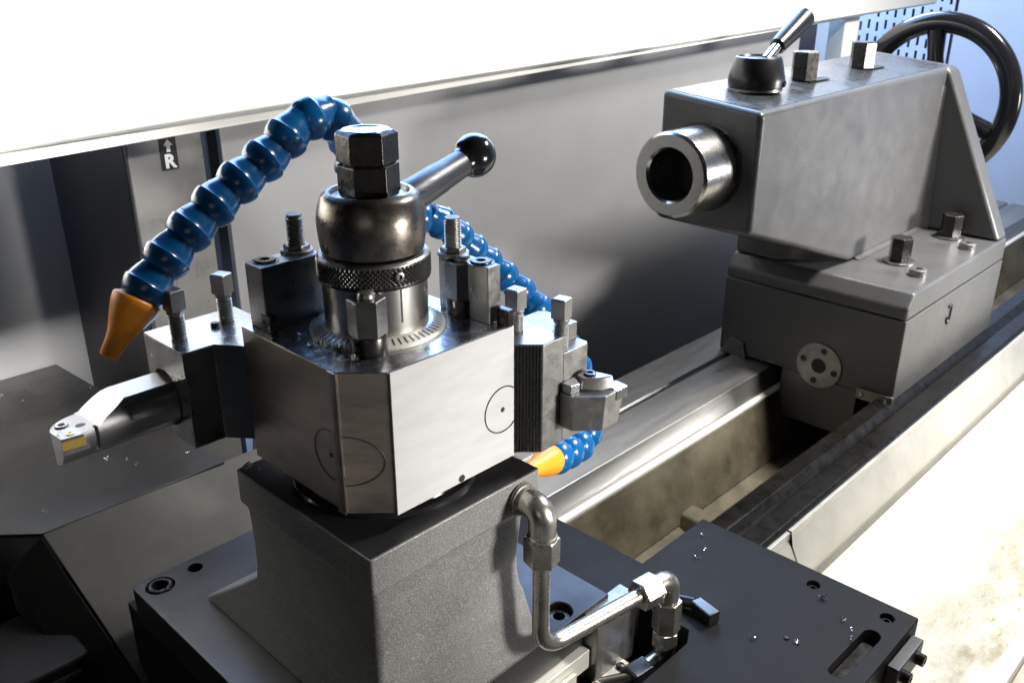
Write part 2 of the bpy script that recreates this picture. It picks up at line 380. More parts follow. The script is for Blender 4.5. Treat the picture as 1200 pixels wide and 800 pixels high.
hb = obj('cover_block', B().prism([(-420,432),(-92,432),(-85,440),(-85,560),(-420,560)], -440, -300), 'saddle_dark', ch, 5)
obj('block_trim', B().box(-420, -100, 428, 431.5, -318, -313), 'steel_dark', ch)

# ------------------------------------------------------------------ saddle, cross slide, pedestal
sad = thing('saddle', 'dark flat saddle casting with a bolted wing lying over the bed', 'saddle', (400, 0, -1300))
def hole(x, y, z, r, d): return B().cyl((x,y,z-d), (x,y,z+5), r, n=28)
def slot(xa, ya, xb, yb, r, z, d):
    dx, dy = xb-xa, yb-ya; a = math.atan2(dy, dx); pts = []
    for k in range(9): g = a-math.pi/2+math.pi*k/8; pts.append((xb+r*math.cos(g), yb+r*math.sin(g)))
    for k in range(9): g = a+math.pi/2+math.pi*k/8; pts.append((xa+r*math.cos(g), ya+r*math.sin(g)))
    return B().prism(pts, z-d, z+5)
sb = obj('saddle_body', B().prism([(-40,-240),(560,-240),(560,42),(428,42),(428,420),(-40,420),(-40,-1),(366,-1),(366,-66),(348,-76),(-40,-76)], -424, -250), 'saddle_dark', sad, 1.5,
         cuts=[hole(534,-127,-250,7.5,16), hole(537,-214,-250,7.5,16), slot(420,-212,497,-214,9,-250,22)])
for (x, y) in ((534,-127),(537,-214)):
    s1 = obj('cap_screw', B().lathe((x,y,-264), (0,0,1), [(6.6,0),(6.6,8),(5.8,9),(3.4,9),(3.2,3)], 24), 'black_oxide', sad)
obj('slot_strip', slot(420,-212,497,-214,8.0,-268,2), 'rail_oily', sad)
for (x, y, rr) in ((428,-150,3),(330,-5,5)): obj('plug', B().lathe((x,y,-249.6), (0,0,1), [(rr,0),(rr*0.8,1.5),(0.2,1.5)], 16), 'black_oxide', sad)
fb = obj('end_bracket', B().box(478, 545, -254, -240.5, -292, -262), 'cast_dark', sad, 1.5)
for x in (492, 530): obj('bracket_screw', B().lathe((x,-254,-277), (0,-1,0), [(7,0),(7,8),(6.2,9),(3.5,9),(3.2,4)], 20), 'black_oxide', sad)
obj('channel_floor', B().box(-38, 364, -74, -22, -420, -305), 'steel_dull', sad)
obj('saddle_skirt', B().box(-36, 296, -28, 55, -1290, -426), 'plate_dark', sad)

sl = thing('cross_slide', 'dark cross slide plate with bolt holes carrying the tool post pedestal', 'cross slide', (130, 190, -250))
obj('slide_plate', B().prism([(-48,30),(-48,372),(-44,377),(303,377),(303,-3),(-14,-3)], -243, -200), 'plate_dark', sl, 1.5,
    cuts=[hole(-24.5,356,-200,15,22), hole(17.5,358,-200,8,18), hole(245,17,-200,14,24), hole(285,358,-200,14,22)])
obj('bushing', B().lathe((-24.5,356,-221), (0,0,1), [(13,0),(13,20),(12,21.5),(9,21.5),(8.5,6)], 32), 'black_oxide', sl)
obj('cap_screw', B().lathe((245,17,-222), (0,0,1), [(12.4,0),(12.4,14),(11.4,15),(6.6,15),(6.2,7)], 32), 'black_oxide', sl)
obj('cap_screw', B().lathe((285,358,-220), (0,0,1), [(12.4,0),(12.4,14),(11.4,15),(6.6,15),(6.2,7)], 32), 'black_oxide', sl)
obj('slide_base', B().box(-10, 296, 4, 370, -249.5, -243.5), 'steel_dark', sl)
# light strips under the front edge of the slide
obj('gib_strip', B().box(-20, 262, -12, 3.4, -268, -244), 'alu_strip', sl, 0.8)
obj('gib_strip', B().box(-20, 236, -17, -12.5, -282, -256), 'alu_strip', sl, 0.8)
obj('gib_block', B().box(264, 330, -20, 3.4, -290, -205), 'steel_dull', sl, 1.2)
rs = obj('scale_strip', B().box(150, 312, -34, -17.5, -300, -284), 'alu_strip', sl, 0.8)
for x in (212, 258, 300): obj('strip_screw', B().lathe((x,-26,-284), (0,0,1), [(5.4,-0.3),(5.4,2),(4.4,3.4),(0.3,4)], 20), 'black_gloss', sl)

ped = thing('tool_post_pedestal', 'grey speckled square pedestal under the tool post', 'pedestal', (96, 98, -200))
def pedestal():
    # rings of a rounded rectangle going down: rim, step, neck, flare; the tail of the casting slopes out at the back
    b = B(); rings = []
    def rect(x0, x1, y0, y1, rad, z, n=5):
        pts = []
        for cx, cy, a0 in ((x1-rad,y1-rad,0),(x0+rad,y1-rad,90),(x0+rad,y0+rad,180),(x1-rad,y0+rad,270)):
            for k in range(n+1):
                g = math.radians(a0+90*k/n); pts.append((cx+rad*math.cos(g), cy+rad*math.sin(g), z))
        return pts
    lev = [(0,193,0,197.5,3,0), (0,193,0,197.5,3,-33), (3.2,181,3.6,194,3,-36.5), (3.6,176,4.2,192,5,-41), (3.6,172,4.4,192,8,-80), (3.4,172,4.2,193,8,-100),
           (3,174,3.6,194,6,-118), (2,177,2.0,205,5,-127), (1.2,182,1.4,228,5,-145), (0.6,187,0.4,252,5,-163), (0.2,190.5,-1.0,276,5,-181), (0,192,-2.6,302,5,-199.4)]
    for (x0,x1,y0,y1,rad,z) in lev: rings.append(rect(x0,x1,y0,y1,rad,z))
    n = len(rings[0]); vs = [p for rg in rings for p in rg]; fs = []
    for j in range(len(rings)-1):
        for i in range(n): fs.append((j*n+i, j*n+(i+1)%n, (j+1)*n+(i+1)%n, (j+1)*n+i))
    fs.append(tuple(range(n))); fs.append(tuple(range(len(rings)*n-1, (len(rings)-1)*n-1, -1)))
    b._add(vs, fs); return b
obj('casting', pedestal(), 'cast_paint', ped, 0.8, smooth=28)
obj('top_face', B().prism([(2,2),(191,2),(191,195.5),(2,195.5)], 0.05, 0.35), 'plate_dark', ped)

# ------------------------------------------------------------------ tool post
CX, CY = 97.0, 101.0
tp = thing('tool_post', 'square turret tool post with white front plate and ball handle', 'tool post', (CX, CY, 0.4))
obj('pivot_flange', B().lathe((CX,CY,0.4), (0,0,1), [(84,0),(84,3),(82.5,4.5),(76,5),(75,13.5)], 72), 'black_gloss', tp)
TX0, TX1, TY0, TY1, TZ0, TZ1 = 15.5, 178.0, 21.0, 183.5, 14.0, 139.0
oct_ = [(TX0,TY0+27),(TX0+27,TY0),(TX1,TY0),(TX1,TY1),(TX0,TY1)]
obj('turret_block', B().prism(oct_, TZ0, TZ1-0.8), 'turret_side', tp, 0.7)
obj('turret_top', B().prism([(x+(0.3 if x<90 else -0.3), y+(0.3 if y<90 else -0.3)) for x, y in oct_], TZ1-0.75, TZ1), 'turret_top', tp, label='oily mirror bright top face')
# ridge between side face and corner facet
obj('corner_ridge', B().prism([(14.0,47),(15.4,50.5),(15.4,58),(13.4,58),(13.0,49.5)], TZ0-1, TZ1-0.6), 'turret_side', tp, 0.5)
# white plate with scribed circle
pl = obj('front_plate', B().box(43.4, 178.4, 18.6, 20.8, 12.5, 138.6), 'white_plate', tp, 0.4, label='white sheet with a black circle and dots')
def arc(c, u, v, ru, rv, a0, a1, r=0.55, n=48):
    c, u, v = Vector(c), Vector(u), Vector(v)
    return B().tube([c+u*ru*math.cos(a0+(a1-a0)*i/n)+v*rv*math.sin(a0+(a1-a0)*i/n) for i in range(n+1)], r, 6)
q = math.acos(14.5/21.5)
obj('circle_mark', arc((164,18.5,64), (1,0,0), (0,0,1), 21.5, 21.5, q, 2*math.pi-q, 0.65), 'ink', pl)
obj('dot_mark', B().cyl((164,18.7,64), (164,18.2,64), 2.3, n=20), 'ink', pl)
obj('dot_hole', B().cyl((114,18.7,16.5), (114,18.2,16.5), 3.4, n=20), 'hole', pl)
q2 = math.acos(16/22)
obj('circle_mark', arc((15.3,64,62), (0,-1,0), (0,0,1), 22, 22, q2, 2*math.pi-q2, 0.45), 'ink', tp)
obj('dot_mark', B().cyl((15.7,64,62), (15.1,64,62), 2.2, n=16), 'ink', tp)
s2 = math.sqrt(0.5)
obj('circle_mark', arc((15.5-0.1,48-0.1,62), (s2,-s2,0), (0,0,1), 33, 22, -math.pi/2, math.pi/2, 0.45), 'ink', tp)
# graduated ring, drum, knurled collar, hub
gr = obj('graduated_ring', B().lathe((CX,CY,TZ1), (0,0,1), [(57.5,0),(57.5,2.2),(56.6,3.2),(45.5,6.5),(44,6.5)], 96), 'alu_strip', tp)
me0 = None
for k in range(60):
    a = 2*math.pi*k/60; ln = 47.2 if k % 5 == 0 else 49.5
    if me0 is None:
        bt = B(); bt._add([(x*K, y*K, z*K) for x, y, z in ((47.3,-.6,5.5),(55.0,-.6,3.2),(55.0,.6,3.2),(47.3,.6,5.5),(47.3,-.6,6.2),(55.0,-.6,3.9),(55.0,.6,3.9),(47.3,.6,6.2))],
                          [(3,2,1,0),(4,5,6,7),(0,1,5,4),(1,2,6,5),(2,3,7,6),(3,0,4,7)])
        me0 = finish(bt, 'tick_mark'); me0.materials.append(MATS['ink'])
    o = bpy.data.objects.new('tick_mark', me0); COL.objects.link(o); o.parent = gr; o.location = (Vector((CX,CY,TZ1))-WL[tp.name])*K; o.rotation_euler = (0,0,a)
dr = obj('drum', B().lathe((CX,CY,TZ1), (0,0,1), [(43.6,0),(43.6,45),(42.8,46),(42,47)], 96), 'steel_polished', tp)
camd = Vector((-438,-582,0)).normalized()
ia = math.atan2(camd.y, camd.x) + math.radians(27)
ip = Vector((CX+43.6*math.cos(ia), CY+43.6*math.sin(ia), 0)); tang = Vector((-math.sin(ia), math.cos(ia), 0)); nrm = Vector((math.cos(ia), math.sin(ia), 0))
b = B(); b._add([ip+tang*s*0.75+nrm*d+Vector((0,0,z)) for s in (-1,1) for d in (-0.6,0.25) for z in (TZ1+17,TZ1+46)], [(0,1,3,2),(4,6,7,5),(0,4,5,1),(2,3,7,6),(0,2,6,4),(1,5,7,3)])
obj('index_line', b, 'ink', dr)
def knurl():
    b = B(); n = 150; rows = 9; vs = []; fs = []
    z0, z1 = TZ1+48.0, TZ1+64.5
    for j in range(rows):
        z = z0+(z1-z0)*j/(rows-1)
        for i in range(n):
            a = 2*math.pi*i/n; rr = 46.4 + (0.9 if (i+j) % 2 == 0 and 0 < j < rows-1 else -0.3)
            vs.append((CX+rr*math.cos(a), CY+rr*math.sin(a), z))
    for j in range(rows-1):
        for i in range(n):
            a, c, d, e = j*n+i, j*n+(i+1)%n, (j+1)*n+(i+1)%n, (j+1)*n+i
            if (i+j) % 2 == 0: fs += [(a,c,e),(c,d,e)]
            else: fs += [(a,c,d),(a,d,e)]
    fs.append(tuple(range(n-1,-1,-1))); fs.append(tuple(range((rows-1)*n, rows*n)))
    b._add(vs, fs); return b
kr = obj('knurled_collar', knurl(), 'knurl_steel', tp, smooth=8)
obj('collar_rim', B().lathe((CX,CY,TZ1), (0,0,1), [(45.5,45.8),(46.6,46.4),(46.6,47.9),(45.6,47.95)], 96), 'black_oxide', kr)
obj('collar_rim', B().lathe((CX,CY,TZ1), (0,0,1), [(46.3,64.6),(46.3,65.6),(44.6,67.2),(40,67.4),(39,66)], 96), 'steel_dull', kr)
sa = math.atan2(camd.y, camd.x) + math.radians(24)
sp = Vector((CX+45.8*math.cos(sa), CY+45.8*math.sin(sa), TZ1+57)); sn = Vector((math.cos(sa), math.sin(sa), 0))
obj('set_screw', B().lathe(sp, sn, [(4.2,0),(4.2,1.9),(3.6,2.2),(2.1,2.2),(2.0,0.6)], 18), 'steel_dark', kr)
prof = [(37.0,TZ1+66),(38.6,TZ1+68)]
for k in range(17):         # barrel: steeper towards the top rim
    t = k/16; z = TZ1+70+t*44
    prof.append((39.6 + 4.6*math.sin(math.pi*min(1, 0.18+t*0.62)) - 5.2*max(0, t-0.62)**1.6*2.6, z))
prof += [(36.4,TZ1+116.2),(35.0,TZ1+117.2),(32.4,TZ1+117.0),(30.6,TZ1+113),(28.5,TZ1+112)]
hub = obj('clamp_hub', B().lathe((CX,CY,0), (0,0,1), prof, 96), 'hub_steel', tp, label='rounded dark steel clamp hub')
fa = math.atan2(camd.y, camd.x)
obj('hub_washer', B().lathe((CX,CY,TZ1+112), (0,0,1), [(29,0.1),(29,1.5),(26,3)], 48), 'hub_steel', tp)
obj('lock_nut', B().hexn((CX,CY,TZ1+115.1), (0,0,1), 43, 24.5, fa+math.radians(33), 0.10), 'black_oxide', tp, 0.5)
n2 = obj('cap_nut', B().hexn((CX,CY,TZ1+139.8), (0,0,1), 43, 25, fa+math.radians(28), 0.14), 'black_oxide', tp, 0.6)
obj('nut_face', B().lathe((CX,CY,TZ1+164.7), (0,0,1), [(18.6,0.1),(18.6,0.9),(17.4,1.2),(14.5,1.2),(13.5,0.5),(9,0.5),(8,1.0),(3,1.0)], 40), 'steel', n2)
# ball handle
h0 = Vector((128, 106, TZ1+98)); h1 = Vector((226, 118, 261))
hd = (h1-h0).normalized(); L_ = (h1-h0).length
obj('handle_rod', B().lathe(h0, hd, [(15.0,-4),(15.2,6),(14.6,18),(13.6,L_*0.55),(13.2,L_*0.56),(12.2,L_-14)], 40), 'rod_steel', tp)
kb = []
for k in range(22):
    a = math.pi*k/21; kb.append((max(0.05,20.0*math.sin(a)), L_+4-20*math.cos(a)))
kb = [(12.6,L_-15.2)] + [p for p in kb if p[1] > L_-12]
obj('handle_knob', B().lathe(h0, hd, kb, 40), 'black_gloss', tp)
# hexagon clamp columns with collars
def column(x, y, ztop, rot, sq=17.5):
    c = obj('clamp_column', B().hexn((x,y,TZ1+16), (0,0,1), 27, ztop-TZ1-16, rot, 0.08), 'steel_dark', tp, 0.5)
    obj('collar', B().lathe((x,y,TZ1), (0,0,1), [(14.6,0),(14.8,1.5),(14.8,14.5),(14.2,15.9)], 40), 'black_oxide', c)
    obj('stud_end', B().lathe((x,y,ztop), (0,0,1), [(7,0),(7,3),(6,4.6),(0.3,5.0)], 24), 'steel_dull', c)
column(57.5, 61.5, 185, fa+0.5)
column(60, 172, 188, fa+0.2)
column(168, 71, 188, fa+0.62)
def clamp_block(x0, x1, y0, y1, z1, scr, stud, nutz):
    c = obj('clamp_block', B().box(x0, x1, y0, y1, TZ1+0.1, z1), 'steel_dark', tp, 1.0)
    x, y = scr
    sc = obj('socket_screw', B().lathe((x,y,z1-0.3), (0,0,1), [(11.6,0),(11.6,0.7),(10.4,0.7),(10.2,0.2),(9.2,0.2),(9.0,1.6),(8.2,2.2),(4.2,2.2),(4.0,0.5)], 32), 'black_oxide', c)
    x, y = stud
    w_ = obj('washer', B().lathe((x,y,z1), (0,0,1), [(14,0.1),(14,2.2),(13,3)], 32), 'steel_dull', c)
    obj('stud_nut', B().hexn((x,y,z1+3), (0,0,1), 20, nutz, 0.3), 'steel_dark', c, 0.3)
    s = obj('stud', thread((x,y,z1+3+nutz), (0,0,1), 7.4, 26), 'steel_dull', c)
clamp_block(24, 84, 155, 181, 195, (37,170), (81-10,166+8), 4)
clamp_block(163, 178, 34, 96, 190, (170.5,50), (170,84), 4)
for (x, y, a) in ((27,171-13,0.0),(174,27,0.0)):
    obj('stop_pawl', B().box(x-3.5, x+3.5, y-9, y+5, TZ1+0.1, TZ1+15), 'black_oxide', tp, 0.8)

# ------------------------------------------------------------------ tool holders
def square_bolt(parent, x, y, zb, zt, rot):
    h = obj('clamp_bolt', B().hexn((x,y,zt-19), (0,0,1), 14, 19, rot, 0.16, 4).lathe((x,y,zt-22.5), (0,0,1), [(7,0),(7.6,1),(7.6,3.4)], 20), 'steel_dull', parent, 0.5)
    obj('thread', thread((x,y,zb), (0,0,1), 7.0, zt-22.5-zb), 'steel_dull', h)
hl = thing('tool_holder', 'dark steel tool holder clamping the round boring bar', 'tool holder', (5, 235, 29), 'tool holders on the turret')
lp = [(15.8,187),(0,207),(-29,207),(-29,278),(62,278),(62,184.2),(17,184.2)]
obj('holder_body', B().prism(lp, 29, 119.2), 'steel_dark', hl, 0.8, cuts=[B().cyl((-60,248,66),(-5,248,66),26,n=48)])
obj('top_face', B().prism([(p[0]+(0.6 if p[0]<10 else -0.6), p[1]+(0.5 if p[1]<240 else -0.6)) for p in lp], 119.25, 119.9), 'turret_top', hl)
square_bolt(hl, -14, 240, 110, 166, 0.9)
square_bolt(hl, 37, 249, 110, 166, 1.2)
obj('set_pin', B().lathe((22,243,119.9), (0,0,1), [(4,0),(4,3.5),(3,4.5)], 16), 'black_oxide', hl)

hr = thing('tool_holder', 'ribbed grey tool holder clamping the square turning tool', 'tool holder', (220, 30, 14), 'tool holders on the turret')
b = B().prism([(178.6,21.4),(198,2),(225,2),(225,62),(178.6,62)], 14, 119.2)
obj('holder_body', b, 'steel_dull', hr, 0.8)
obj('holder_jaw', B().prism([(225.2,2),(258,2),(262,6),(262,18),(225.2,18)], 14, 103), 'steel_dull', hr, 0.8)
obj('holder_jaw', B().prism([(225.2,18.3),(262,18.3),(262,56),(256,62),(225.2,62)], 14, 119.2), 'steel_dull', hr, 0.8)
obj('top_face', B().prism([(179.4,22.2),(198.4,3),(224.6,3),(224.6,61),(179.4,61)], 119.25, 119.9), 'turret_top', hr)
for k in range(9):          # serrations on the angled facet
    t = (k+0.6)/9.4; x, y = 178.6+19.4*t, 21.4-19.4*t
    obj('serration', B().prism([(x-0.75,y+0.75),(x-0.45-0.75,y-0.45-0.15),(x+0.15-0.45,y-0.75-0.45),(x+0.75,y-0.75)], 14.5, 118.8), 'black_oxide', hr)
square_bolt(hr, 205, 42, 112, 160, 0.9)
square_bolt(hr, 231, 11, 98, 152, 1.0)

# ------------------------------------------------------------------ boring bar
bb = thing('boring_bar', 'round steel boring bar with a gold edged insert at its tip', 'boring bar', (-60, 248, 44))
BY, BZ, BR = 248.0, 66.0, 25.0
def head_cut():             # the scooped flat of the head, leaning away towards the back
    b = B(); p = [(-150,4),(-98,4.5),(-72,20.4),(-72,60),(-150,60)]; n = 5
    b._add([(x,BY-40,BZ+z+(4.4 if z < 10 else 0)) for x,z in p]+[(x,BY+40,BZ+z-(4.4 if z < 10 else 0)) for x,z in p],
           [tuple(range(n)), tuple(range(2*n-1,n-1,-1))]+[(i,(i+1)%n,n+(i+1)%n,n+i) for i in range(n)])
    return b
shank = B().cyl((-131,BY,BZ), (-6,BY,BZ), BR, n=64)
obj('shank', shank, 'bar_steel', bb, 0.5, cuts=[
    B().box(-140, 0, BY-40, BY+40, BZ+20, BZ+40),                                   # top flat
    B().box(-72, 0, BY-40, BY-22, BZ-40, BZ+40),                                    # side flat
    head_cut(),
    B().prism([(-160,BY+50),(-160,BY-8),(-131.5,BY-8)]+[(-131.5+30*(1-math.cos(math.radians(a))), BY-8+30*math.sin(math.radians(a))) for a in range(6,91,6)]+[(-101,BY+50)], BZ-40, BZ+40),
    B().box(-104, -101, BY-40, BY-19, BZ-40, BZ+40)])
ins = obj('insert', B().prism([(-131,BY-26),(-114,BY-28),(-112,BY-14),(-129,BY-12)], BZ-3.0, BZ+7.0), 'steel_dull', bb, 0.4)
obj('insert_edge', B().prism([(-131.4,BY-26.2),(-113.6,BY-28.3),(-113.5,BY-29.3),(-131.6,BY-27.2)], BZ-3.0, BZ+5.0), 'insert_gold', ins, 0.2)
obj('insert_screw', B().lathe((-122,BY-20,BZ+7.0), (0,0,1), [(3.6,-0.1),(3.6,0.5),(2.6,0.8),(1.6,0.8),(1.4,0.1)], 20), 'brass', ins)
obj('insert_seat', B().prism([(-131,BY-24),(-110,BY-25.5),(-108,BY-12),(-129,BY-8)], BZ-9, BZ-3.6), 'steel_dull', bb, 0.3)
obj('coolant_hole', B().lathe((-109,BY-9,BZ+4.0), (0,0,1), [(4.2,0),(4.2,1.5),(3.4,1.9),(0.3,1.7)], 20), 'hole', bb)
obj('clamp_screw', B().lathe((-120,BY+3,BZ+3.2), (0,0,1), [(5.6,0),(5.6,2.0),(4.8,2.6),(3.0,2.6),(2.6,1.0)], 24), 'steel_dark', bb)

# ------------------------------------------------------------------ turning tool
tt = thing('turning_tool', 'short square turning tool with clamped insert pointing out of its holder', 'cutting tool', (240, -16, 34))
obj('shank', B().prism([(220,1.6),(220,-14),(240,-33),(263,-33),(268,-14),(268,1.6)], 33, 67, top=[(220,1.6),(220,-14),(241,-34.5),(268,-34.5),(271,-14),(268,1.6)]), 'steel_dull', tt, 0.6)
obj('shank_step', B().prism([(221.5,1.4),(221.5,-10),(232,-12),(240,1.4)], 67.1, 76), 'turret_top', tt, 0.8)
cl_ = obj('clamp_finger', B().prism([(238,0.8),(236,-10),(248,-25),(262,-29),(266,-26),(262,-8),(256,0.8)], 67.1, 78.5, top=[(240,-0.5),(238,-10),(248,-20),(260,-26.5),(262,-25),(258,-9),(254,-0.5)]), 'steel_dull', tt, 1.2)
obj('clamp_screw', B().lathe((249,-9,78.3), (0,0,1), [(6,0),(6,1.6),(5.2,2.2),(3.2,2.2),(3,0.8)], 24), 'black_oxide', cl_)
ti = obj('insert', B().prism([(256,-35.2),(272,-35.2),(274,-20),(258,-20)], 58, 67.6), 'steel', tt, 0.4)

# ------------------------------------------------------------------ coolant hoses
segb = B().lathe((0,0,0), (0,0,1), [(12.2,0),(15.0,2.0),(17.2,5.5),(18.6,9.5),(19.2,13),(19.2,15.2),(18.0,16.6),(17.3,20),(16.0,25),(14.6,28.5),(14.0,31),(13.6,35)], 28)
for v in segb.bm.verts: v.co *= K
SEG = finish(segb, 'hose_segment'); SEG.materials.append(MATS['blue_plastic'])
for p in SEG.polygons: p.use_smooth = True
SEG.set_sharp_from_angle(angle=math.radians(36))
def hose(label, pts, nozzle, loc, sc=1.10, pitch=28.5):
    t = thing('coolant_hose', label, 'hose', loc, 'segmented coolant hoses')
    path = catmull(pts, pitch*sc)
    for i in range(len(path)-1):
        d = (path[i+1]-path[i]).normalized()
        o = bpy.data.objects.new('hose_segment', SEG); COL.objects.link(o); o.parent = t
        o.location = (path[i]-Vector(loc))*K; o.rotation_mode = 'QUATERNION'; o.rotation_quaternion = Vector((0,0,1)).rotation_difference(-d)
        # the flared end looks towards the start of the run
        o.location = (path[i+1]-Vector(loc))*K; o.scale = (sc,sc,sc)
    return t, path
# left hose: from the manifold on the slide up behind the post and over to the boring bar
lh = [(212,290,-188),(212,286,-60),(212,280,80),(212,274,190),(204,266,250),(186,260,281),(160,259,293),(134,258,283),(103,258,258),(76,259,245),(49,260,228),(26,260,212),(3,260,195),(-19,260,174),(-37,260,156)]
t1, p1 = hose('blue segmented coolant hose arching over to the boring bar with an orange cone nozzle', lh, None, (212,290,-199.9))
e = p1[-1]; d = (Vector((-66,259,119)) - e).normalized()
nz = obj('nozzle', B().lathe(e, d, [(13,-5),(20.0,-2),(21,0),(20.2,6),(16.0,18),(11.4,30),(9.2,40),(8.0,52),(7.0,53),(5.2,52),(5.0,30)], 36), 'orange_plastic', t1, smooth=50)
# right hose: drops over behind the right hand holder and curls back under it
rh = [(255,292,-188),(254,284,0),(252,275,110),(256,262,165),(284,243,172),(335,236,126),(366,232,98),(392,205,62),(408,170,24),(404,132,-14),(392,106,-45),(374,92,-74),(330,78,-68),(284,66,-55)]
t2, p2 = hose('blue segmented coolant hose curling under the turning tool with its orange nozzle below', rh, None, (255,292,-199.9), 0.98)
e = p2[-1]; d2 = (Vector((215,50,-40))-e).normalized()
obj('nozzle', B().lathe(e, d2, [(11,-4),(15.6,0),(16.4,2),(15.8,8),(13.8,18),(10.4,32),(8.8,44),(7.8,50),(5.5,49.5),(5.0,30)], 32), 'orange_plastic', t2, smooth=50)
mf = thing('coolant_manifold', 'dark coolant manifold block behind the tool post', 'manifold', (233, 290, -200))
obj('block', B().box(190, 276, 268, 314, -199.6, -186), 'black_oxide', mf, 2)

# ------------------------------------------------------------------ coolant pipe on the pedestal
cp = thing('coolant_pipe', 'bent zinc coolant pipe with elbow fittings on the side of the pedestal', 'pipe', (166, -2, -180))
EX, EZ, EY = 167, -21, -27
pth = [Vector((EX,-0.5,EZ+2)), Vector((EX,-10,EZ+2))]
for k in range(7):
    a = math.pi/2*k/6; pth.append(Vector((EX, EY+12-12*math.sin(a), EZ+2-12+12*math.cos(a))))
pth.append(Vector((EX,EY,EZ-26)))
el = obj('elbow', B().tube(pth, 13, 22), 'zinc', cp, smooth=60)
obj('elbow_thread', thread((EX,0.4,EZ+2), (0,-1,0), 15.5, 9, 2.6, 28), 'zinc', el)
obj('pipe_nut', B().hexn((EX,EY,EZ-53), (0,0,1), 29, 26, 0.25, 0.10), 'zinc', cp, 0.5)
obj('nut_collar', B().lathe((EX,EY,EZ-27), (0,0,1), [(14,0.1),(14,3),(12.8,4)], 28), 'zinc', cp)
end = Vector((304,-47,-176)); st_ = Vector((EX,EY,-178)); dirn = (end-st_).normalized()
run = [Vector((EX,EY,EZ-46)), Vector((EX,EY,-145))]
R_ = 26
for k in range(1, 10):
    a = math.pi/2*k/9; run.append(Vector((EX,EY,-176+R_)) + dirn*(R_-R_*math.cos(a)) + Vector((0,0,-R_*math.sin(a))))
run.append(end)
obj('pipe', B().tube(run, 8.3, 24), 'zinc', cp, smooth=60)
obj('pipe_nut', B().hexn(end-dirn*8, dirn, 29, 26, 0.2, 0.12), 'zinc', cp, 0.5)
e2 = end+dirn*16; cpt = end+dirn*38
pth = [e2, e2+dirn*10]
for k in range(1, 7):
    a = math.pi/2*k/6; pth.append(cpt - dirn*12 + dirn*12*math.sin(a) + Vector((0,0,-12+12*math.cos(a))))
pth.append(cpt+Vector((0,0,-22)))
e2o = obj('elbow', B().tube(pth, 11.5, 20), 'zinc', cp, smooth=60)
def vcy(z0, z1, rr, nm, n=6, rot=0.1):
    return obj(nm, B().lathe(cpt+Vector((0,0,z1)), (0,0,1), [(rr-1,0),(rr,1),(rr,z0-z1-1),(rr-1,z0-z1)], n, rot), 'zinc', cp, 0.4)
vcy(-20, -27, 11.5, 'union_collar', 28); vcy(-27.2, -66, 15.5, 'union_body'); vcy(-66.2, -86, 15.0, 'union_nut', 6, 0.5)
low = cpt+Vector((0,0,-86)); back = Vector((-1,0.12,0)).normalized()
pth = [low, low+Vector((0,0,-8))]
for k in range(1, 7):
    a = math.pi/2*k/6; pth.append(low+Vector((0,0,-8-12*math.sin(a)))+back*(12-12*math.cos(a)))
pth.append(low+Vector((0,0,-20))+back*34)
obj('elbow', B().tube(pth, 11.5, 20), 'zinc', cp, smooth=60)
obj('pipe_nut', B().hexn(low+Vector((0,0,-20))+back*28, back, 28, 26, 0.2), 'steel_dark', cp, 0.5)
obj('pipe_stub', B().cyl(low+Vector((0,0,-20))+back*50, (268,-20,-292), 8, n=20), 'steel_dark', cp)

lev = thing('locking_lever', 'small black lever lying on the saddle beside the pipe union', 'lever', (395, -52, -250))
b = B().tube([(392,-30,-243),(398,-52,-240)], 6.5, 16)
obj('arm', b, 'black_satin', lev)
obj('grip', B().prism([(392,-50),(406,-54),(400,-84),(384,-80)], -249.6, -234), 'black_gloss', lev, 2)

# ------------------------------------------------------------------ tailstock
ts = thing('tailstock', 'heavy grey cast tailstock with bright hollow quill clamped on the bed', 'tailstock', (1700, 380, -438))
TF, TR_ = 1102, 2000
def topz(x, y): return 181 + 0.012*(x-TF) + 0.10*(y-317)
def tailbody():
    b = B()
    prof = [(TF,-38),(TF,150),(TR_-30,150),(TR_-30,-190),(1560,-190),(1300,-104)]
    n = len(prof); v = []
    for (x, z) in prof:
        bulge = 0
        v.append((x, 317, z if z < 100 else topz(x,317)))
    for (x, z) in prof: v.append((x, 527, z if z < 100 else topz(x,527)))
    b._add(v, [tuple(range(n)), tuple(range(2*n-1,n-1,-1))] + [(i,(i+1)%n,n+(i+1)%n,n+i) for i in range(n)])
    return b
body = obj('body', tailbody(), 'cast_smooth', ts, 11, seg=4)
# ground top face
b = B(); t0 = 1.2
vs = [(TF+12,329,0),(TR_-34,329,0),(TR_-34,516,0),(TF+12,516,0)]
b._add([(x,y,topz(x,y)+0.1) for x,y,_ in vs]+[(x,y,topz(x,y)+0.9) for x,y,_ in vs], [(3,2,1,0),(4,5,6,7),(0,1,5,4),(1,2,6,5),(2,3,7,6),(3,0,4,7)])
obj('top_face', b, 'plate_top', ts, label='blue grey ground top face')
# rear flange reaching down to the base plate
b = B(); q = [(527,-190),(527,topz(TR_,527)),(317,topz(TR_,317)),(306,topz(TR_,317)-14),(131,-190)]
obj('rear_flange', b.prism(q, TR_-60, TR_, 'x'), 'cast_smooth', ts, 10, seg=4)
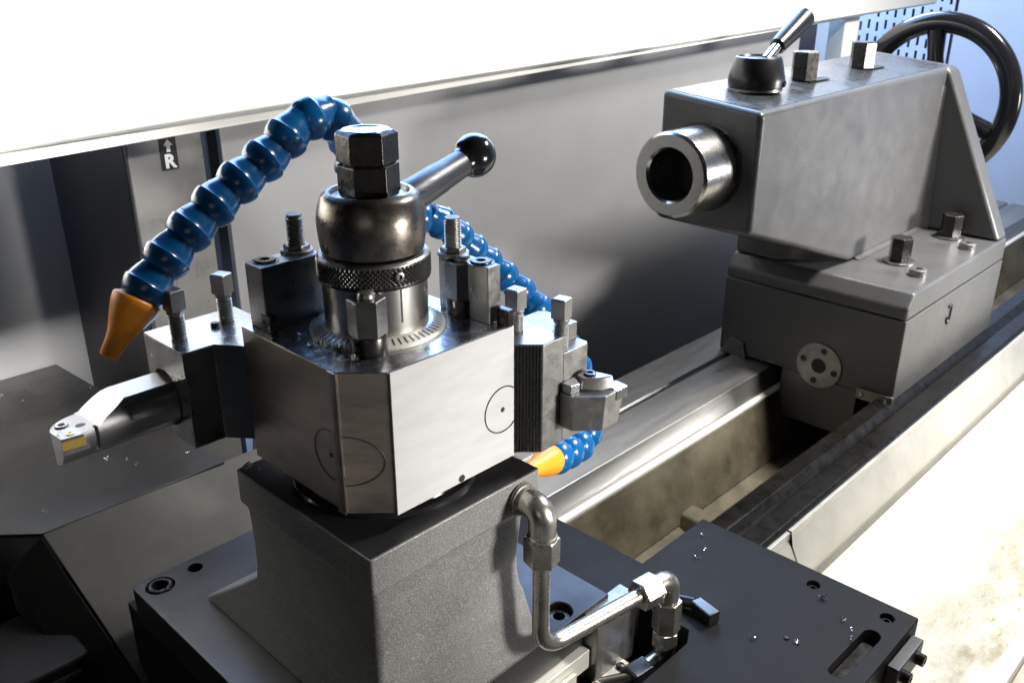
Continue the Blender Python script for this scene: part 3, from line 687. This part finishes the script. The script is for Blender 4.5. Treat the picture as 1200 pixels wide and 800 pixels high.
# fillets at the foot of the body
b = B(); R2 = 18; cross = [(324,-190)]
for k in range(9):
    a = math.pi/2*k/8; cross.append((324-R2+R2*math.sin(a), -190+R2-R2*math.cos(a)))
cross.append((324,-190+R2)); b.prism(cross, 1580, TR_-58, 'x'); obj('foot_fillet', b, 'cast_smooth', body, smooth=30)
b = B().prism([(TR_-61,320),(TR_-61-26,320),(TR_-61-7,314),(TR_-61,296)], -188, 150, top=[(TR_-61,320),(TR_-61-14,320),(TR_-61-4,317),(TR_-61,312)])
obj('flange_fillet', b, 'cast_smooth', body, smooth=60)
obj('neck', B().prism([(1446,540),(1446,440),(1470,396),(1552,323),(1590,323),(1590,540)], -190.4, -128), 'cast_smooth', body, 10, seg=3)
# base plates
obj('base_plate', B().prism([(1427,-245),(1427,-220),(1450,-191),(TR_,-191),(TR_,-245)], 131, 545, 'y'), 'cast_smooth', ts, 6, seg=3)
obj('base_block', B().box(1427, TR_-2, 130, 545, -424, -246.2), 'cast_smooth', ts, 3)
obj('keel', B().box(1428, TR_-10, 205, 383, -540, -424.2), 'cast_smooth', ts, 3)
ff = obj('front_flange', B().lathe((1427,296,-392), (-1,0,0), [(52,0.1),(52,3),(51,4),(17,4),(15,1.5)], 48), 'steel_dull', ts)
obj('flange_bore', B().lathe((1427,296,-392), (-1,0,0), [(17,3.2),(17,4.4),(0.3,4.4)], 24), 'hole', ff)
for k in range(4):
    a = math.radians(12+90*k); p = (1427, 296+37*math.cos(a), -392+37*math.sin(a))
    obj('flange_screw', B().lathe(p, (-1,0,0), [(7,3.9),(7,4.8),(6,5.2),(3,5.2),(2.5,4.2)], 18), 'black_oxide', ff)
obj('wiper', B().box(1419, 1426.5, 128, 205, -436, -412), 'steel_dull', ts, 1)
for y in (140, 193): obj('wiper_screw', B().lathe((1419,y,-424), (-1,0,0), [(5,0),(5,2),(4,3),(0.3,3)], 16), 'steel', ts)
obj('wiper', B().prism([(470,-428),(480,-392),(515,-385),(540,-428)], 1419, 1426.5, 'x'), 'steel_dark', ts, 1)
# stamped mark on the side
jm = B().tube([(1664,129.4,-276),(1682,129.4,-276),(1682,129.4,-300),(1680,129.4,-312),(1672,129.4,-317),(1664,129.4,-310),(1664,129.4,-300)], 3.2, 8)
obj('stamped_mark', jm, 'ink', ts)
# studs, nuts and screws on the base plate
for (x, y) in ((1630,240),(1905,232)):
    nt_ = obj('clamp_nut', B().hexn((x,y,-186), (0,0,1), 42, 52, 0.55, 0.08), 'black_oxide', ts, 0.8)
    obj('washer', B().lathe((x,y,-191), (0,0,1), [(34,0.1),(34,4),(32,5)], 32), 'steel_dark', nt_)
for (x, y) in ((1568,174),(1838,168)):
    obj('cap_screw', B().lathe((x,y,-191), (0,0,1), [(18,0.1),(18,13),(16.5,15),(8.5,15),(8,6)], 28), 'steel_dull', ts)
# quill
QY, QZ = 427, 73
qb = B().lathe((996,QY,QZ), (1,0,0), [(45,80),(45,40),(46,5),(50,0),(71,0),(76,5),(76.5,8),(76.5,116)], 96)
ql = obj('quill', qb, 'steel_turned', ts, smooth=30, label='bright turned hollow quill')
obj('quill_bore', B().lathe((996,QY,QZ), (1,0,0), [(0.5,79.5),(44.8,79.5),(44.8,81)], 64), 'hole', ql)
obj('quill_contact_ring', B().lathe((1101,QY,QZ), (-1,0,0), [(82,0.1),(82,1.2),(81,1.6),(77.2,1.6)], 72), 'black_oxide', ts)  # dark ring drawn for the contact shade where the quill enters
# clamping lever on top
lx, ly = 1262, 425; lz = topz(lx,ly)+1
lv = obj('clamp_lever_hub', B().lathe((lx,ly,lz), (0,0,1), [(46,0),(48,1),(48,6),(52,7),(53,20),(52,26),(44,58),(42,61),(38,62),(36,59),(24,58)], 64), 'black_satin', ts)
obj('hub_ring', B().lathe((lx,ly,lz), (0,0,1), [(47,-0.5),(49.5,0.5),(49.5,5),(48.2,5.5)], 64), 'steel_dark', lv)
la = Vector((lx+28,ly,lz+52)); lb = Vector((lx+64,ly,lz+74)); lc = Vector((lx+168,ly,lz+126))
obj('lever_arm', B().cyl(la, lb+(lb-la).normalized()*6, 10.5, n=24), 'steel', lv)
dd = (lc-lb).normalized(); ll = (lc-lb).length
obj('lever_grip', B().lathe(lb, dd, [(13,0),(16,3),(17,20),(22,ll-18),(21,ll-6),(15,ll),(0.3,ll+1)], 28), 'black_satin', lv)
obj('lever_screw', B().lathe((lx+12,ly-52,lz+15), (0.22,-0.97,0), [(6,0),(6,2),(5,2.4),(3,2.4),(2.6,0.5)], 16), 'black_oxide', lv)
for x in (1450, 1716):
    y = 425; z = topz(x,y)+1
    bh = obj('top_bolt', B().hexn((x,y,z), (0,0,1), 48, 56, 0.6, 0.10), 'black_oxide', ts, 0.8)
    obj('bolt_patch', B().prism([(x-20,y-26),(x+60,y-30),(x+74,y-12),(x+66,y+8),(x-10,y+20)], z, z+0.6), 'hole', ts)  # flat black patch laid beside the bolt
obj('oil_hole', B().cyl((1140,338,topz(1140,338)+0.6),(1140,338,topz(1140,338)+1.4), 5, n=16), 'hole', ts)
# handwheel
hw = thing('handwheel', 'black round handwheel with spokes at the far end of the tailstock', 'handwheel', (2190, 430, 85))
HC = Vector((2190, 430, 85)); ring = []
b = B(); n, m = 72, 16; vs = []; fs2 = []
for i in range(n):
    a = 2*math.pi*i/n
    for k in range(m):
        g = 2*math.pi*k/m; rr = 190+27*math.cos(g)
        vs.append((HC.x+20*math.sin(g), HC.y+rr*math.cos(a), HC.z+rr*math.sin(a)))
for i in range(n):
    for k in range(m): fs2.append((i*m+k, i*m+(k+1)%m, ((i+1)%n)*m+(k+1)%m, ((i+1)%n)*m+k))
b._add(vs, fs2); obj('rim', b, 'black_gloss', hw)
obj('hub', B().lathe(HC+Vector((-60,0,0)), (1,0,0), [(40,0),(48,5),(48,70),(40,80),(0.3,80)], 40), 'black_gloss', hw)
for k in range(3):
    a = math.radians(84+120*k); d = Vector((0, math.cos(a), math.sin(a)))
    obj('spoke', B().tube([HC+d*40, HC+d*110, HC+d*172], [26,20,24], 16), 'black_gloss', hw)
obj('spindle', B().cyl((TR_+0.5,430,85), (2131,430,85), 34, n=32), 'steel_dark', hw)

# ------------------------------------------------------------------ metal chips lying about
def chip_mesh(seed):
    rnd = random.Random(seed); b = B(); n = 9; k = rnd.uniform(1.2, 2.6); R3 = rnd.uniform(1.1, 2.2); vs = []
    for i in range(n):
        a = k*2*math.pi*i/(n-1); x = i*rnd.uniform(0.55, 0.75)
        vs += [(x, R3*math.cos(a), R3+R3*math.sin(a)), (x+1.1, (R3+0.25)*math.cos(a+0.2), R3+0.2+R3*math.sin(a+0.2))]
    b._add([(x*K, y*K, z*K) for x, y, z in vs], [(2*i,2*i+1,2*i+3,2*i+2) for i in range(n-1)])
    me = finish(b, 'metal_chip'); me.materials.append(MATS['chip_metal']); return me
CM = [chip_mesh(s) for s in range(5)]
def chips(spots, z, label, group):
    for i, (x, y) in enumerate(spots):
        o = bpy.data.objects.new('metal_chip', CM[(i*3+int(x)) % 5]); COL.objects.link(o)
        o.location = V(x, y, z); o.rotation_euler = (0, 0, random.uniform(0, 6.28)); s = random.uniform(0.7, 1.5); o.scale = (s, s, s)
        tagit(o, label, 'metal chip', group)
rc = random.Random(3)
chips([(38,100),(44,84),(50,78),(47,92),(33,128),(41,72),(54,88)]+[(rc.gauss(40,6), rc.gauss(92,16)) for _ in range(16)], TZ1+0.2, 'tiny curled metal chip on the bright top of the turret', 'chips on the turret')
chips([(12,190),(15,182),(30,185)], 0.5, 'tiny curled metal chip on the top of the pedestal', 'chips on the pedestal')
chips([(60,960),(95,900),(30,920),(70,880),(110,905),(-20,920),(75,620),(-60,590),(140,600)]+[(rc.uniform(-60,130), rc.uniform(820,1000)) for _ in range(5)]+[(rc.uniform(-50,140), rc.uniform(570,800)) for _ in range(3)], -199.8, 'tiny curled metal chip on the dark chute plate', 'chips on the chute plate')
chips([(520,-150),(486,-196),(478,-200),(400,-120),(430,-165)]+[(rc.uniform(400,545), rc.uniform(-225,20)) for _ in range(4)], -249.8, 'tiny curled metal chip on the dark saddle', 'chips on the saddle')
chips([(1402,150),(1396,168),(1408,185)], -424.5, 'tiny curled metal chip on the slideway before the tailstock', 'chips on the slideway')
